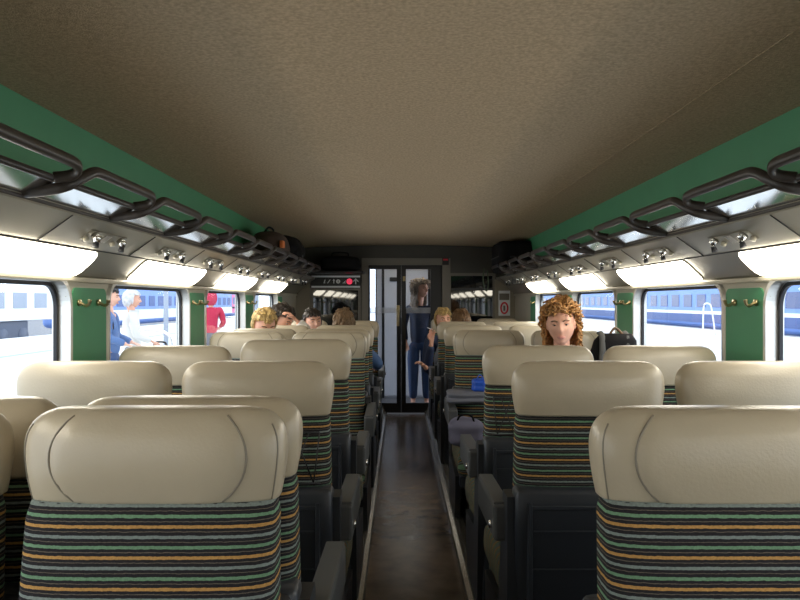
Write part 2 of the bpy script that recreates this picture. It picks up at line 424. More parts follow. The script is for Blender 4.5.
# reading lights on the cove
ORD = ['first', 'second', 'third', 'fourth', 'fifth', 'sixth', 'seventh', 'eighth', 'ninth']
def make_reading(s):
    t = empty('reading_light', (s*1.19, 0, 1.6425))
    e = Vector((s*(1.13-1.25), 0, .085)).normalized(); n = Vector((-s*abs(e.z), 0, -abs(e.x)))
    Mx = Matrix((Vector((0, 1, 0)), e, n)).transposed().to_4x4()      # local x along coach, y up the slope, z off the panel
    bm = B(); box(bm, (-.165, -.028, 0), (.165, .028, .004), .002, Mx); build('plate', bm, 'cove', t)
    for q in (-1, 1):
        bm = B()
        tube(bm, [Mx @ Vector((q*.12, .012, .004)), Mx @ Vector((q*.12, .012, .020)), Mx @ Vector((q*.12-.004, .002, .034))], [.017, .016, .011], 12)
        o = build('spot', bm, 'chrome', t, True)
        bm = B(); tube(bm, [Mx @ Vector((q*.12-.034, -.012, .003)), Mx @ Vector((q*.12-.034, -.016, .018))], .011, 12); build('switch', bm, 'cream', t)
        bm = B(); tube(bm, [Mx @ Vector((q*.12-.004, .002, .033)), Mx @ Vector((q*.12-.010, -.010, .046))], [.009, .012], 12); build('nozzle', bm, 'ink', o)
    bm = B()
    for q in (-.018, 0, .018): box(bm, (q-.004, -.02, .004), (q+.004, .02, .008), .001, Mx)
    build('call_plate', bm, 'silver', t)
    return t
for s, side in ((-1, 'left'), (1, 'right')):
    pr = make_reading(s)
    for k in range(8):
        t = pr if k == 0 else copy_tree(pr)
        t.location.y = 2.77+.8*k
        tag(t, 'pair of small chrome reading spots on the %s cove panel, %s from the camera' % (side, ORD[k]), 'reading light', 'reading spots on the %s cove' % side)

# coat hooks
def make_hook(s):
    bm = B()
    tube(bm, [(0, 0, 0), (-s*.010, 0, 0)], .014, 14)
    tube(bm, smooth_path([(-s*.008, 0, 0), (-s*.03, -.004, -.012), (-s*.045, -.008, -.006), (-s*.05, -.009, .012)]), [.0065]*13+[.0065, .007, .0075, .008, .0085, .009], 8)
    return build('coat_hook', bm, 'brass', None, True)
first = {}
for s, side in ((-1, 'left'), (1, 'right')):
    for k in range(0, 4):
        for j in (0, 1):
            yy = 2.865+1.6*k + .325*(.15 if j == 0 else .72)
            if k == 3 and j == 1: continue
            if s not in first: o = first[s] = make_hook(s)
            else: o = first[s].copy(); C.objects.link(o)
            o.location = (s*1.354, yy, 1.397)
            o['kind'] = ''
            del o['kind']
            tag(o, 'brass coat hook on the %s %s green pillar, %s one' % (['nearest', 'second', 'third', 'farthest'][k], side, 'near' if j == 0 else 'far'), 'hook', 'coat hooks on the %s pillars' % side)

# ------------------------------------------------------------------ luggage racks
YK = [2.06+.615*k for k in range(-5, 11)]
for s, side in ((-1, 'left'), (1, 'right')):
    t = empty('luggage_rack', (s*1.15, 3., 1.70)); off = -t.location
    tag(t, 'dark overhead luggage rack with looped guard rails along the %s wall' % side, 'luggage rack')
    V = lambda u, y, z: Vector((s*u, y, z)) + off
    bm = B()
    pr = [(1.365, 1.70), (1.135, 1.703), (1.045, 1.738), (1.043, 1.744), (1.135, 1.712), (1.365, 1.710)]
    loft(bm, [[V(u, y, z) for u, z in pr] for y in (Y0, YK[-1])])
    for f in bm.faces: f.smooth = False
    build('shelf', bm, 'shelf', t)
    bm = B(); tube(bm, [V(1.038, Y0, 1.746), V(1.038, YK[-1], 1.746)], .0075, 8, rx=.011)
    build('front_rail', bm, 'rack', t)
    bm = B(); tube(bm, [V(1.135, Y0, 1.697), V(1.135, YK[-1], 1.697)], .008, 8); build('rear_rail', bm, 'rack', t)
    for y0, y1 in zip(YK[:-1], YK[1:]):
        bm = B()
        pts = [V(1.140, y0-.005, 1.708), V(1.07, y0, 1.715), V(1.015, y0+.004, 1.728), V(.985, y0+.03, 1.752), V(.968, y0+.075, 1.778), V(.966, y0+.13, 1.785),
               V(.966, (y0+y1)/2, 1.785), V(.966, y1-.09, 1.785), V(.967, y1-.03, 1.780), V(.978, y1-.008, 1.767), V(1.000, y1-.006, 1.755), V(1.038, y1-.02, 1.748)]
        tube(bm, smooth_path(pts, 5), .0125, 10, rx=.0165)
        build('guard_loop', bm, 'rack', t)

# bags on the racks
def blob_bag(name, c, r, m, label, n=3.2, lump=.05, seed=1, group=None):
    random.seed(seed); bm = B()
    ph = [random.uniform(0, 6) for _ in range(6)]
    vs = ellipsoid(bm, (0, 0, 0), (1, 1, 1), 4)
    for v in vs:
        d = v.co.normalized()
        k = (abs(d.x)**n + abs(d.y)**n + abs(d.z)**n) ** (-1/n)
        k *= 1 + lump*(math.sin(5*d.x+ph[0])+math.sin(6*d.y+ph[1])+math.sin(7*d.z+ph[2]))/2
        v.co = Vector((d.x*k*r[0], d.y*k*r[1], d.z*k*r[2]))
    o = build(name, bm, m, None, True, c)
    tag(o, label, 'bag', group); return o
b = blob_bag('duffel_bag', (-1.12, 5.95, 1.845), (.135, .30, .115), 'bag2', 'dark brown soft bag with orange patch lying in the far left rack', seed=3)
bm = B(); box(bm, (.112, -.27, -.02), (.142, -.18, .035), .006); build('orange_patch', bm, 'orange', b)['label'] = 'orange patch'
bm = B(); tube(bm, smooth_path([(-.02, -.2, .10), (0, -.12, .150), (0, .1, .150), (-.02, .2, .10)]), .008, 8); build('strap', bm, 'bag', b)
b = blob_bag('rucksack', (-1.11, 6.72, 1.86), (.145, .30, .135), 'bag', 'black lumpy rucksack in the left rack behind the brown bag', seed=8, lump=.09)
bm = B(); ellipsoid(bm, (.11, -.15, -.02), (.05, .10, .07)); build('pocket', bm, 'bag', b)
bm = B(); box(bm, (.12, .02, -.07), (.142, .05, .07), .004); build('strap', bm, 'strap', b)
bm = B(); box(bm, (-1.17, 8.55, 1.745), (-.50, 9.10, 1.765), .006)
t = build('end_shelf', bm, 'black'); tag(t, 'black luggage shelf over the dark left screen beside the end door', 'shelf')
b = blob_bag('holdall', (-.79, 8.83, 1.860), (.24, .17, .095), 'bag', 'black holdall on the end shelf above the pictogram sign', seed=5, lump=.03)
bm = B(); tube(bm, smooth_path([(-.10, -.05, .085), (-.08, -.06, .13), (.08, -.06, .13), (.10, -.05, .085)]), .008, 8); build('handle', bm, 'bag', b)
b = blob_bag('suitcase', (1.165, 8.05, 1.885), (.19, .36, .165), 'bag', 'large black suitcase lying on the far end of the right rack', n=9, lump=.01, seed=6)
bm = B(); tube(bm, [(-.07, -.362, -.01), (-.06, -.395, -.01), (.06, -.395, -.01), (.07, -.362, -.01)], .009, 8); build('handle', bm, 'rubber', b)
bm = B(); box(bm, (-.192, -.30, -.006), (-.184, .30, .006), .002); build('zip', bm, 'strap', b)
for s, side in ((-1, 'left'), (1, 'right')):
    bm = B(); box(bm, (s*1.20-.05, 7.93, 1.595), (s*1.20+.05, 7.97, 1.66), .005)
    t = build('emergency_light', bm, 'black'); tag(t, 'small black box lamp with cream face at the far end of the %s cove' % side, 'lamp')
    bm = B(); box(bm, (s*1.20-.005 if s > 0 else s*1.20-.005, 7.926, 1.605), (s*1.20+.042, 7.931, 1.65), .003); build('cream_face', bm, 'cream', t)['label'] = 'cream face'

# ------------------------------------------------------------------ end wall sign, placard
t = empty('pictogram_sign', (-.85, Y1-.012, 1.655)); tag(t, 'black strip sign with white pictograms, red disc and arrow on the end wall', 'sign')
def plane_pts(bm, pts, y, th=.004):
    A = [bm.verts.new((x, y, z)) for x, z in pts]; D = [bm.verts.new((x, y-th, z)) for x, z in pts]
    bm.faces.new(A); bm.faces.new(D[::-1])
    for i in range(len(pts)): bm.faces.new((A[i], A[(i+1) % len(pts)], D[(i+1) % len(pts)], D[i]))
bm = B(); box(bm, (-.325, -.016, -.085), (.29, .012, .085), .003); build('board', bm, 'black', t)
for z in (-.066, .062):
    bm = B(); box(bm, (-.32, -.021, z-.011), (.285, -.015, z+.011)); build('white_bar', bm, 'twhite', t)
def glyph(name, polys, m='white'):
    bm = B()
    for p in polys: plane_pts(bm, p, -.0165)
    build(name, bm, m, t)
bar = lambda x0, z0, x1, z1, w=.006: [(x0-w, z0), (x0+w, z0), (x1+w, z1), (x1-w, z1)]
disc = lambda cx, cz_, r, n=20: [(cx+r*math.cos(2*math.pi*i/n), cz_+r*math.sin(2*math.pi*i/n)) for i in range(n)]
glyph('seat_pictogram', [bar(-.165, -.022, -.150, .022), bar(-.165, -.022, -.145, -.015, .008)])
glyph('slash_pictogram', [bar(-.120, -.022, -.088, .022)])
glyph('person_pictogram', [bar(-.042, -.024, -.042, .012, .005), disc(-.042, .022, .007), [(-.056, .008), (-.028, .008), (-.028, .014), (-.056, .014)]])
glyph('disc_pictogram', [disc(.012, 0, .026)])
bm = B(); box(bm, (.008, -.0225, -.012), (.016, -.0205, .014)); build('disc_mark', bm, 'ink', t)
glyph('wedge_pictogram', [[(.060, -.022), (.110, -.022), (.110, -.016), (.075, -.014)], bar(.082, -.018, .104, .010, .005)])
glyph('red_disc', [disc(.152, 0, .036, 28)], 'redlit')
bm = B(); box(bm, (.136, -.0225, -.007), (.168, -.0205, .007)); build('red_disc_bar', bm, 'tpink', t)
glyph('arrow_pictogram', [bar(.230, -.034, .230, .026, .006), [(.230, .040), (.197, .006), (.197, -.008), (.230, .022), (.263, -.008), (.263, .006)]])
t = empty('safety_placard', (1.225, Y1-.031, 1.385)); tag(t, 'white placard with red oval ring on the beige right end panel', 'sign')
bm = B(); box(bm, (-.072, -.006, -.155), (.072, 0, .155), .003); build('board', bm, 'twhite', t)
bm = B(); box(bm, (-.062, -.009, .04), (.062, -.0055, .12)); build('grey_header', bm, 'frame', t)['label'] = 'grey header'
bm = B(); rr = [Vector((.042*math.cos(a)*1., -.008, -.06+.066*math.sin(a))) for a in [2*math.pi*i/32 for i in range(32)]]
tube(bm, rr, .010, 6, up=Vector((0, 1, 0)), closed=True); build('red_ring', bm, 'red', t)['label'] = 'red ring'
bm = B(); box(bm, (-.012, -.009, -.095), (.012, -.0055, -.03)); build('grey_mark', bm, 'frame', t)
# hanging strap with clip beside right bag
bm = B(); pts = smooth_path([(.90, 8.4, 1.79), (.885, 8.39, 1.68), (.90, 8.39, 1.56), (.93, 8.39, 1.53), (.945, 8.39, 1.62), (.935, 8.4, 1.76)])
tube(bm, pts, .007, 6); o = build('hanging_strap', bm, mat('olive_strap', (.06, .09, .05), .8)); tag(o, 'dark green strap loop hanging below the right rack by the end wall', 'strap')

# ------------------------------------------------------------------ seats
def make_seat(kind):
    """kind: 'left' / 'right' = side (seen by the sitter) of the chunky aisle armrest, 'window' = none; local +y = the way the sitter faces"""
    t = empty('train_seat', (0, 0, 0))
    W = .238
    # back line: y as a function of z
    yb = lambda z: -.02 - (z-.45)*.10
    # ---- headrest
    Z0, Z1 = 1.045, 1.212
    def hr(z):
        q = (z-Z0)/(Z1-Z0)
        w = W - .013*(1-min(1, q/.55))**1.5
        if q > .55: w = W - .066*(1-math.sqrt(max(0, 1-((q-.55)/.45)**2.6)))
        tk = .058 + .010*math.sin(math.pi*min(1, q*1.2))
        if q > .72: tk *= math.sqrt(max(0.02, 1-((q-.72)/.285)**2))*.75+.25
        return w, tk, yb(z)-.012+.018*q
    zs = [Z0, Z0+.004] + [Z0+(Z1-Z0)*i/20 for i in range(1, 18)] + [Z0+(Z1-Z0)*q for q in (.89, .925, .955, .98, .993, 1.)]
    zs = sorted(set(zs)); rings = []
    def front(x, z):
        w, tk, yc = hr(z)
        return yc + tk*(max(0, 1-abs(x/w)**3.6))**(1/3.6)
    def oval(z):                       # half width of the padded oval on the front
        q = (z-Z0)/(Z1-Z0)
        return .112 + .062*max(0, 1-((q-.50)/.52)**2)**.75
    for i, z in enumerate(zs):
        w, tk, yc = hr(z)
        if i == 0: w -= .006; tk -= .006
        ring = []
        for x, y in sellipse(w, tk, 3.6, 72):
            if y > 0:
                k = (oval(z)-abs(x))/.012
                y += .007*max(0., min(1., k))
            ring.append(Vector((x, yc+y, z)))
        rings.append(ring)
    bm = B(); loft(bm, rings); h = build('headrest', bm, 'vinyl', t, True)
    for sg in (-1, 1):
        bm = B(); pts = []
        for i in range(15):
            z = Z0+.006+(Z1-Z0-.016)*i/14
            x = sg*(oval(z)+.001); pts.append(Vector((x, front(x, z)+.001, z)))
        tube(bm, pts, .0022, 6, up=Vector((0, 1, 0))); build('piping', bm, 'piping', h)
        bm = B(); pts = []
        for i in range(13):
            z = Z0+.004+(Z1-Z0-.03)*i/12
            w, tk, yc = hr(z); x = sg*w*.955; pts.append(Vector((x, yc+tk*(1-.955**3.6)**(1/3.6)+.0006, z)))
        tube(bm, pts, .0016, 6, up=Vector((0, 1, 0))); build('piping', bm, 'piping', h)
    # ---- striped backrest
    rings = []; vals = []
    zz = [.40+(1.049-.40)*i/24 for i in range(25)]
    for i, z in enumerate(zz):
        q = i/24
        w = W - .013 + .004*(1-q) ; tk = .062 + .022*math.sin(math.pi*min(1, (1-q)*1.05))
        if i == 24: w -= .006; tk -= .006
        ring = [Vector((x, yb(z)+y, z)) for x, y in sellipse(w, tk, 4.5, 40)]
        rings.append(ring); vals.append(1.049-z)
    bm = B(); loft(bm, rings, vals); build('backrest', bm, 'stripe', t, True)
    # ---- seat cushion
    rings = []; vals = []; v = 0; prev = None
    prof = [(.03, .395, .525), (.10, .385, .532), (.25, .372, .540), (.38, .362, .548), (.46, .360, .550), (.50, .363, .543), (.528, .373, .525), (.540, .39, .495), (.540, .42, .455)]
    for y, z0, z1 in prof:
        if prev: v += math.hypot(y-prev[0], z1-prev[1])
        prev = (y, z1)
        zc = (z0+z1)/2; hh = (z1-z0)/2
        rings.append([Vector((x, y, zc+q)) for x, q in sellipse(W+(.018 if kind != 'window' else .004), hh, 5, 36)]); vals.append(v)
    bm = B(); loft(bm, rings, vals); build('seat_cushion', bm, 'stripe', t, True)
    # ---- dark shell behind and below the backrest
    bm = B()
    def sh(z0, z1, y0, y1, w0=.238, bev=.012):
        vs = box(bm, (-w0, y0, z0), (w0, y1, z1), bev)
    rings = []
    for z in (.10, .115, .30, .50, .70, .815, .828):
        y = yb(max(z, .3))-.080; w = .240 if z > .11 else .23
        if z >= .828: w -= .008
        d = .052 if z < .82 else .044
        rings.append([Vector((x, y+yy, z)) for x, yy in sellipse(w, d, 7, 40)])
    loft(bm, rings)
    sp = build('back_shell', bm, 'shell', t, True)
    bm = B()
    yq = lambda z: yb(z)-.080-.052
    for z in (.775,):
        box(bm, (-.20, yq(z)-.006, z-.006), (.20, yq(z)+.01, z+.006), .002)
    for z in (.70, .58, .46, .34):
        box(bm, (-.185, yq(z)-.0025, z-.003), (.185, yq(z)+.01, z+.003), .001)
    for sg in (-1, 1):
        box(bm, (sg*.197-.006, yq(.55)-.030, .20), (sg*.197+.006, yq(.55)+.02, .79), .002)
    build('shell_ribs', bm, 'shell', sp)
    bm = B(); box(bm, (-.24, -.04, .30), (.24, .50, .372), .012); build('seat_pan', bm, 'shell', t)
    bm = B(); box(bm, (-.19, .06, .085), (.19, .36, .31), .02); build('pedestal', bm, 'shell', t)
    # ---- armrests
    def chunky(sg):
        x0, x1 = (sg*.241, sg*.297); x0, x1 = min(x0, x1), max(x0, x1)
        mx = Matrix.Translation((0, -.10, .695)) @ Matrix.Rotation(math.radians(-2), 4, 'X')
        bm = B(); box(bm, (x0, 0, -.05), (x1, .47, .065), .010, mx); a = build('armrest', bm, 'arm', t)
        bm = B(); box(bm, (x0+.002, .01, .062), (x1-.002, .46, .072), .005, mx); build('pad', bm, 'arm', a)
        xo = sg*.297
        bm = B(); tube(bm, [mx @ Vector((xo-sg*.002, .06, -.01)), mx @ Vector((xo+sg*.008, .06, -.01))], .013, 12); build('button', bm, 'chrome', a)
        bm = B()
        pr = [(-.10, .09), (.36, .09), (.42, .22), (.44, .36), (.05, .40), (.0, .60), (-.06, .80), (-.155, .80), (-.15, .5)]
        A = [Vector((sg*.230, y, z)) for y, z in pr]; D = [Vector((sg*.262, y, z)) for y, z in pr]
        loft(bm, [A, D])
        for f in bm.faces: f.smooth = False
        build('side_panel', bm, 'shell', t)
    def slim(sg):
        x0, x1 = (sg*.240, sg*.272); x0, x1 = min(x0, x1), max(x0, x1)
        bm = B(); box(bm, (x0, -.06, .635), (x1, .38, .69), .010); a = build('armrest', bm, 'arm', t)
        bm = B(); box(bm, (x0+.004, -.05, .38), (x1-.004, .02, .64), .006); build('bracket', bm, 'shell', a)
    if kind == 'left': chunky(-1); slim(1)
    elif kind == 'right': chunky(1); slim(-1)
    else: pass
    return t
PROTO = {k: None for k in ('left', 'right', 'window')}
def place_seat(kind, x, y, face, label, grp):
    if PROTO[kind] is None: o = PROTO[kind] = make_seat(kind)
    else: o = copy_tree(PROTO[kind])
    o.location = (x, y, 0); o.rotation_euler = (0, 0, 0 if face == 'away' else math.pi)
    tag(o, label, 'seat', grp); return o
# rows: (depth of the headrest surface turned to the camera, facing)
ROWS_L = [(1.35, 'us'), (1.56, 'away'), (2.31, 'away'), (3.14, 'away'), (4.62, 'us'), (5.16, 'away'), (5.88, 'away'), (7.35, 'us')]
ROWS_R = [(1.35, 'us'), (2.31, 'away'), (3.14, 'away'), (4.88, 'us'), (5.92, 'away'), (6.98, 'away'), (8.38, 'us')]
WHICH_L = ['nearest row, beige oval headrest front turned to the camera', 'directly behind the nearest one, back to back with it', 'one row past the back-to-back pair, plain back shown', 'second plain-backed row past the back-to-back pair',
           'middle row facing the camera, below the blond head', 'back to back with the middle camera-facing row', 'row in front of the light brown head of hair', 'farthest row by the end wall, facing the camera']
WHICH_R = ['nearest row, beige oval headrest front turned to the camera', 'first plain-backed row past the nearest seats', 'second plain-backed row, just before the ginger-haired man', 'row of the ginger-haired man, facing the camera',
           'row right behind the ginger-haired man', 'row under the brown head of hair by the door', 'farthest row by the end wall, facing the camera']
def yo(d, f): return d+.09 if f == 'away' else d-.088
SEATS = {}
for s, rows, which, side in ((-1, ROWS_L, WHICH_L, 'left'), (1, ROWS_R, WHICH_R, 'right')):
    for i, ((d, f), w) in enumerate(zip(rows, which)):
        ak = {(-1, 'away'): 'right', (-1, 'us'): 'left', (1, 'away'): 'left', (1, 'us'): 'right'}[(s, f)]
        SEATS[(s, i, 'a')] = place_seat(ak, s*(.522 if s > 0 else .517), yo(d, f), f, '%s aisle seat: %s' % (side, w), 'train seats on the %s' % side)
        SEATS[(s, i, 'w')] = place_seat('window', s*(1.045 if s > 0 else 1.034), yo(d, f), f, '%s window seat: %s' % (side, w), 'train seats on the %s' % side)
for q in 'aw':
    SEATS[(-1, 1, q)].scale = (1, 1, .988)
    for sg in (-1, 1): SEATS[(sg, 0, q)].scale = (1, 1, .995)
SEATS[(-1, 2+1, 'a')].scale = (1, 1, 1.022)
# elastic net pockets on two seat backs
def net(seat):
    bm = B()
    yy = lambda z: -.02-(z-.45)*.10-.075-.009
    for k in range(6):
        x0 = -.18+.36*k/5
        for dx in (.06, -.06):
            tube(bm, [Vector((x0, yy(.84), .84)), Vector((max(-.2, min(.2, x0+dx)), yy(1.0), 1.0))], .0022, 5)
    for z in (.84, 1.0): tube(bm, [Vector((-.2, yy(z), z)), Vector((.2, yy(z), z))], .003, 5)
    build('net_pocket', bm, 'black', seat)
net(SEATS[(-1, 2, 'a')]); net(SEATS[(1, 2, 'a')])

# ------------------------------------------------------------------ people
def skin_mesh(bmV, edges, radii, roots, lv=2):
    me = bpy.data.meshes.new('tmp'); me.from_pydata([tuple(v) for v in bmV], edges, [])
    o = bpy.data.objects.new('tmp', me); C.objects.link(o)
    sk = o.modifiers.new('s', 'SKIN'); sk.use_smooth_shade = True; sk.branch_smoothing = .6
    for i, r in enumerate(radii):
        sv = me.skin_vertices[0].data[i]; sv.radius = r if isinstance(r, tuple) else (r, r); sv.use_root = i in roots
    sb = o.modifiers.new('b', 'SUBSURF'); sb.levels = lv; sb.render_levels = lv
    dg = bpy.context.evaluated_depsgraph_get(); dg.update()
    m2 = bpy.data.meshes.new_from_object(o.evaluated_get(dg))
    bpy.data.objects.remove(o)
    return m2
class G:
    def __init__(s): s.v, s.e, s.r, s.root, s.ix = [], [], [], [], {}
    def chain(s, pts, rad, start=None):
        prev = start
        for p, r in zip(pts, rad):
            s.v.append(Vector(p)); s.r.append(r); i = len(s.v)-1
            if prev is None: s.root.append(i)
            else: s.e.append((prev, i))
            prev = i
        return prev
    def mesh(s, lv=2): return skin_mesh(s.v, s.e, s.r, s.root, lv)
def head_matrix(c, yaw, pitch, roll=0.):
    return Matrix.Translation(c) @ Matrix.Rotation(yaw, 4, 'Z') @ Matrix.Rotation(roll, 4, 'Y') @ Matrix.Rotation(pitch, 4, 'X')
def add_head(bm, mx, k=1.):
    """head facing local +y; k scales; centre between the ears"""
    vs = bmesh.ops.create_icosphere(bm, subdivisions=5, radius=1.)['verts']
    g = lambda a, b, s: math.exp(-((a-b)/s)**2)
    for v in vs:
        d = v.co.copy(); x, y, z = d
        p = Vector((x*.074, y*.094, z*.115))
        if z < 0:                                        # jaw narrows, chin comes forward
            p.x *= 1-.28*(-z)**1.7; p.y = p.y*(1-.10*(-z)) + (.012*(-z) if y > 0 else 0)
            if y < 0: p.y *= 1-.30*(-z)
        if y > .2:
            X, Z = p.x, p.z
            fr = min(1, (y-.2)/.4)
            n = .024*g(X, 0, .011)*(g(Z, -.022, .016) + .45*g(Z, 0, .018))          # nose
            n -= .011*(g(X, .031, .016)+g(X, -.031, .016))*g(Z, .008, .013)           # eye sockets
            n += .005*(g(X, .031, .022)+g(X, -.031, .022))*g(Z, .030, .009)           # brow
            n += .006*g(X, 0, .020)*(g(Z, -.054, .006)+g(Z, -.068, .007)) - .004*g(X, 0, .022)*g(Z, -.061, .003)  # lips
            n += .009*g(X, 0, .022)*g(Z, -.094, .012)                                 # chin
            n += .004*(g(X, .046, .018)+g(X, -.046, .018))*g(Z, -.024, .018)          # cheeks
            p.y += n*fr
        v.co = p*k
    for f in {f for v in vs for f in v.link_faces}:
        f.smooth = True
        c = f.calc_center_median()/k
    bmesh.ops.transform(bm, matrix=mx, verts=vs)
    for sg in (-1, 1):
        e = ellipsoid(bm, (0, 0, 0), (.010*k, .020*k, .030*k), 2)
        for v in e:
            if abs(v.co.y) < .012*k and v.co.x*sg > 0: v.co.x -= sg*.004*k
        bmesh.ops.transform(bm, matrix=mx @ Matrix.Translation((sg*.076*k, -.006*k, -.004*k)) @ Matrix.Rotation(sg*.35, 4, 'Z'), verts=e)
def add_eyes(parent, mx, k=1.):
    for sg in (-1, 1):
        bm = B(); ellipsoid(bm, (sg*.031*k, .0765*k, .007*k), (.012*k, .0085*k, .0050*k), 3)
        ellipsoid(bm, (sg*.031*k, .0835*k, .006*k), (.0058*k, .004*k, .0058*k), 2, 1)
        ellipsoid(bm, (sg*.031*k, .0758*k, .0135*k), (.0150*k, .0118*k, .0085*k), 3, 2)
        bmesh.ops.transform(bm, matrix=mx, verts=bm.verts[:]); build('eye', bm, ['eye', 'iris', 'skin'], parent, True)
        bm = B(); tube(bm, smooth_path([(sg*.014*k, .094*k, .024*k), (sg*.030*k, .0945*k, .031*k), (sg*.048*k, .080*k, .026*k)], 4), .0035*k, 6)
        bmesh.ops.transform(bm, matrix=mx, verts=bm.verts[:]); build('eyebrow', bm, 'brown', parent, True)
def add_mouth(parent, mx, k=1.):
    bm = B()
    for z, r in ((-.0575, .0042), (-.0650, .0052)):
        tube(bm, smooth_path([(-.023*k, .086*k, -.0605*k), (-.011*k, .0945*k, z*k), (0, .0965*k, z*k), (.011*k, .0945*k, z*k), (.023*k, .086*k, -.0605*k)], 4), [r*k*q for q in (.3,.45,.6,.8,.9,1,1,1,1,1,1,1,.9,.8,.6,.45,.3)], 8)
    bmesh.ops.transform(bm, matrix=mx, verts=bm.verts[:]); build('mouth', bm, 'lip', parent, True)
def add_hair(parent, mx, m, style, k=1., seed=1):
    """style: dict(low=how far it falls at the back, side, fringe=height of the hairline, puff, strands, curl)"""
    rnd = random.Random(seed); bm = B()
    low, fr, puff = style.get('low', -.06), style.get('fringe', .062), style.get('puff', .012)
    vs = bmesh.ops.create_icosphere(bm, subdivisions=5, radius=1.)['verts']
    ph = [rnd.uniform(0, 6) for _ in range(8)]
    for v in [v for v in vs if style.get('long') and v.co.z < -.8]: vs.remove(v); bm.verts.remove(v)
    for v in vs:
        d = v.co.copy(); r = 1+puff/.09
        w = puff*.55*(math.sin(9*d.x+ph[0])*math.sin(8*d.z+ph[1])+math.sin(14*d.y+ph[2])*math.sin(15*d.x+ph[3])*.6)
        p = Vector((d.x*(.078+puff+w), d.y*(.095+puff+w)-.006, d.z*(.117+puff+w)+.004))
        if style.get('long') and d.z < .1:
            p.z = .02 + (d.z-.1)*style['long']; p.x = math.copysign((.078+puff+w)*math.sqrt(max(0, 1-min(1, d.x*d.x+d.y*d.y)*0))*abs(d.x)/max(.25, math.hypot(d.x, d.y))*.98, d.x)
            p.y = (d.y/max(.25, math.hypot(d.x, d.y)))*(.088+puff+w)-.01
            tt = max(0, .1-d.z)*style['long']; p.x *= 1+.7*tt; p.y = p.y*(1+.5*tt)-.16*tt
        v.co = p
    hl = lambda p: p.y > .012+style.get('wrap', 0) and p.z < fr - .6*max(0, abs(p.x)-.052) and (p.y > .045 or abs(p.x) > .05)
    kill = [v for v in vs if hl(v.co) or v.co.z < style.get('cut', -9) or (v.co.z < low) or (not style.get('long') and v.co.z < -.03 and v.co.y > -.02+style.get('burn', 0) and abs(v.co.x) < .2)]
    bmesh.ops.delete(bm, geom=kill, context='VERTS')
    for f in bm.faces: f.smooth = True
    base = [v.co.copy() for v in bm.verts]
    sw = style.get('sw', .0028)
    for _ in range(int(style.get('strands', 160)*2.6)):
        p = rnd.choice(base); n = Vector((p.x/.0064, p.y/.009, p.z/.0137)).normalized()
        L = style.get('len', .05)*rnd.uniform(.5, 1.2); c = style.get('curl', .3)
        dn = (Vector((0, -.35, -1)) - n*Vector((0, -.35, -1)).dot(n)).normalized(); sd = n.cross(dn)
        a0 = rnd.uniform(0, 6); pts = []
        for i in range(7):
            q = i/6
            pts.append(p - n*.004 + dn*L*q + n*L*style.get('lift', .25)*math.sin(q*2.4) + sd*L*c*.35*math.sin(a0+q*7) + n*L*c*.25*math.cos(a0+q*7)*q)
        if any(hl(x) and x.z < fr-.02 for x in pts): continue
        tube(bm, pts, [sw*q for q in (.8, 1, 1, .9, .8, .6, .3)], 4)
    bmesh.ops.scale(bm, vec=(k, k, k), verts=bm.verts[:])
    bmesh.ops.transform(bm, matrix=mx, verts=bm.verts[:])
    o = build('hair', bm, m, parent, True)
    so = o.modifiers.new('s', 'SOLIDIFY'); so.thickness = .008; so.offset = -1
    return o
def add_hand(g, wr, fwd, palm_n, k=1., curl=.6, side=1, grips=(1, 1, 1, 1)):
    """four fingers and a thumb as chains from the wrist; fwd along the forearm, palm_n out of the palm"""
    fwd = fwd.normalized(); palm_n = (palm_n - fwd*palm_n.dot(fwd)).normalized(); sd = fwd.cross(palm_n).normalized()*side
    for j, (o, l) in enumerate(zip((.030, .010, -.010, -.028), (.080, .090, .084, .066))):
        c = curl*grips[j]
        kn = wr + fwd*(.085-.006*abs(j-1))*k + sd*o*k
        d1 = (fwd*math.cos(c*.7)+palm_n*math.sin(c*.7)); d2 = fwd*math.cos(c*1.7)+palm_n*math.sin(c*1.7); d3 = fwd*math.cos(c*2.5)+palm_n*math.sin(c*2.5)
        p1 = kn+d1*l*.48*k; p2 = p1+d2*l*.30*k; p3 = p2+d3*l*.24*k
        g.chain([wr-fwd*.05*k+sd*o*.2*k, wr+sd*o*.45*k, wr+fwd*.045*k+sd*o*.8*k, kn, p1, p2, p3], [.013*k, .0135*k, .0115*k, .0095*k, .0085*k, .006*k])
    b = wr + fwd*.022*k + sd*.022*k
    t1 = b + (fwd*.55+sd*.75+palm_n*.25).normalized()*.042*k; t2 = t1+(fwd*.8+sd*.35+palm_n*.45).normalized()*.034*k; t3 = t2+(fwd*.8+palm_n*.6).normalized()*.026*k
    g.chain([b, t1, t2, t3], [.014*k, .0115*k, .0100*k, .007*k])
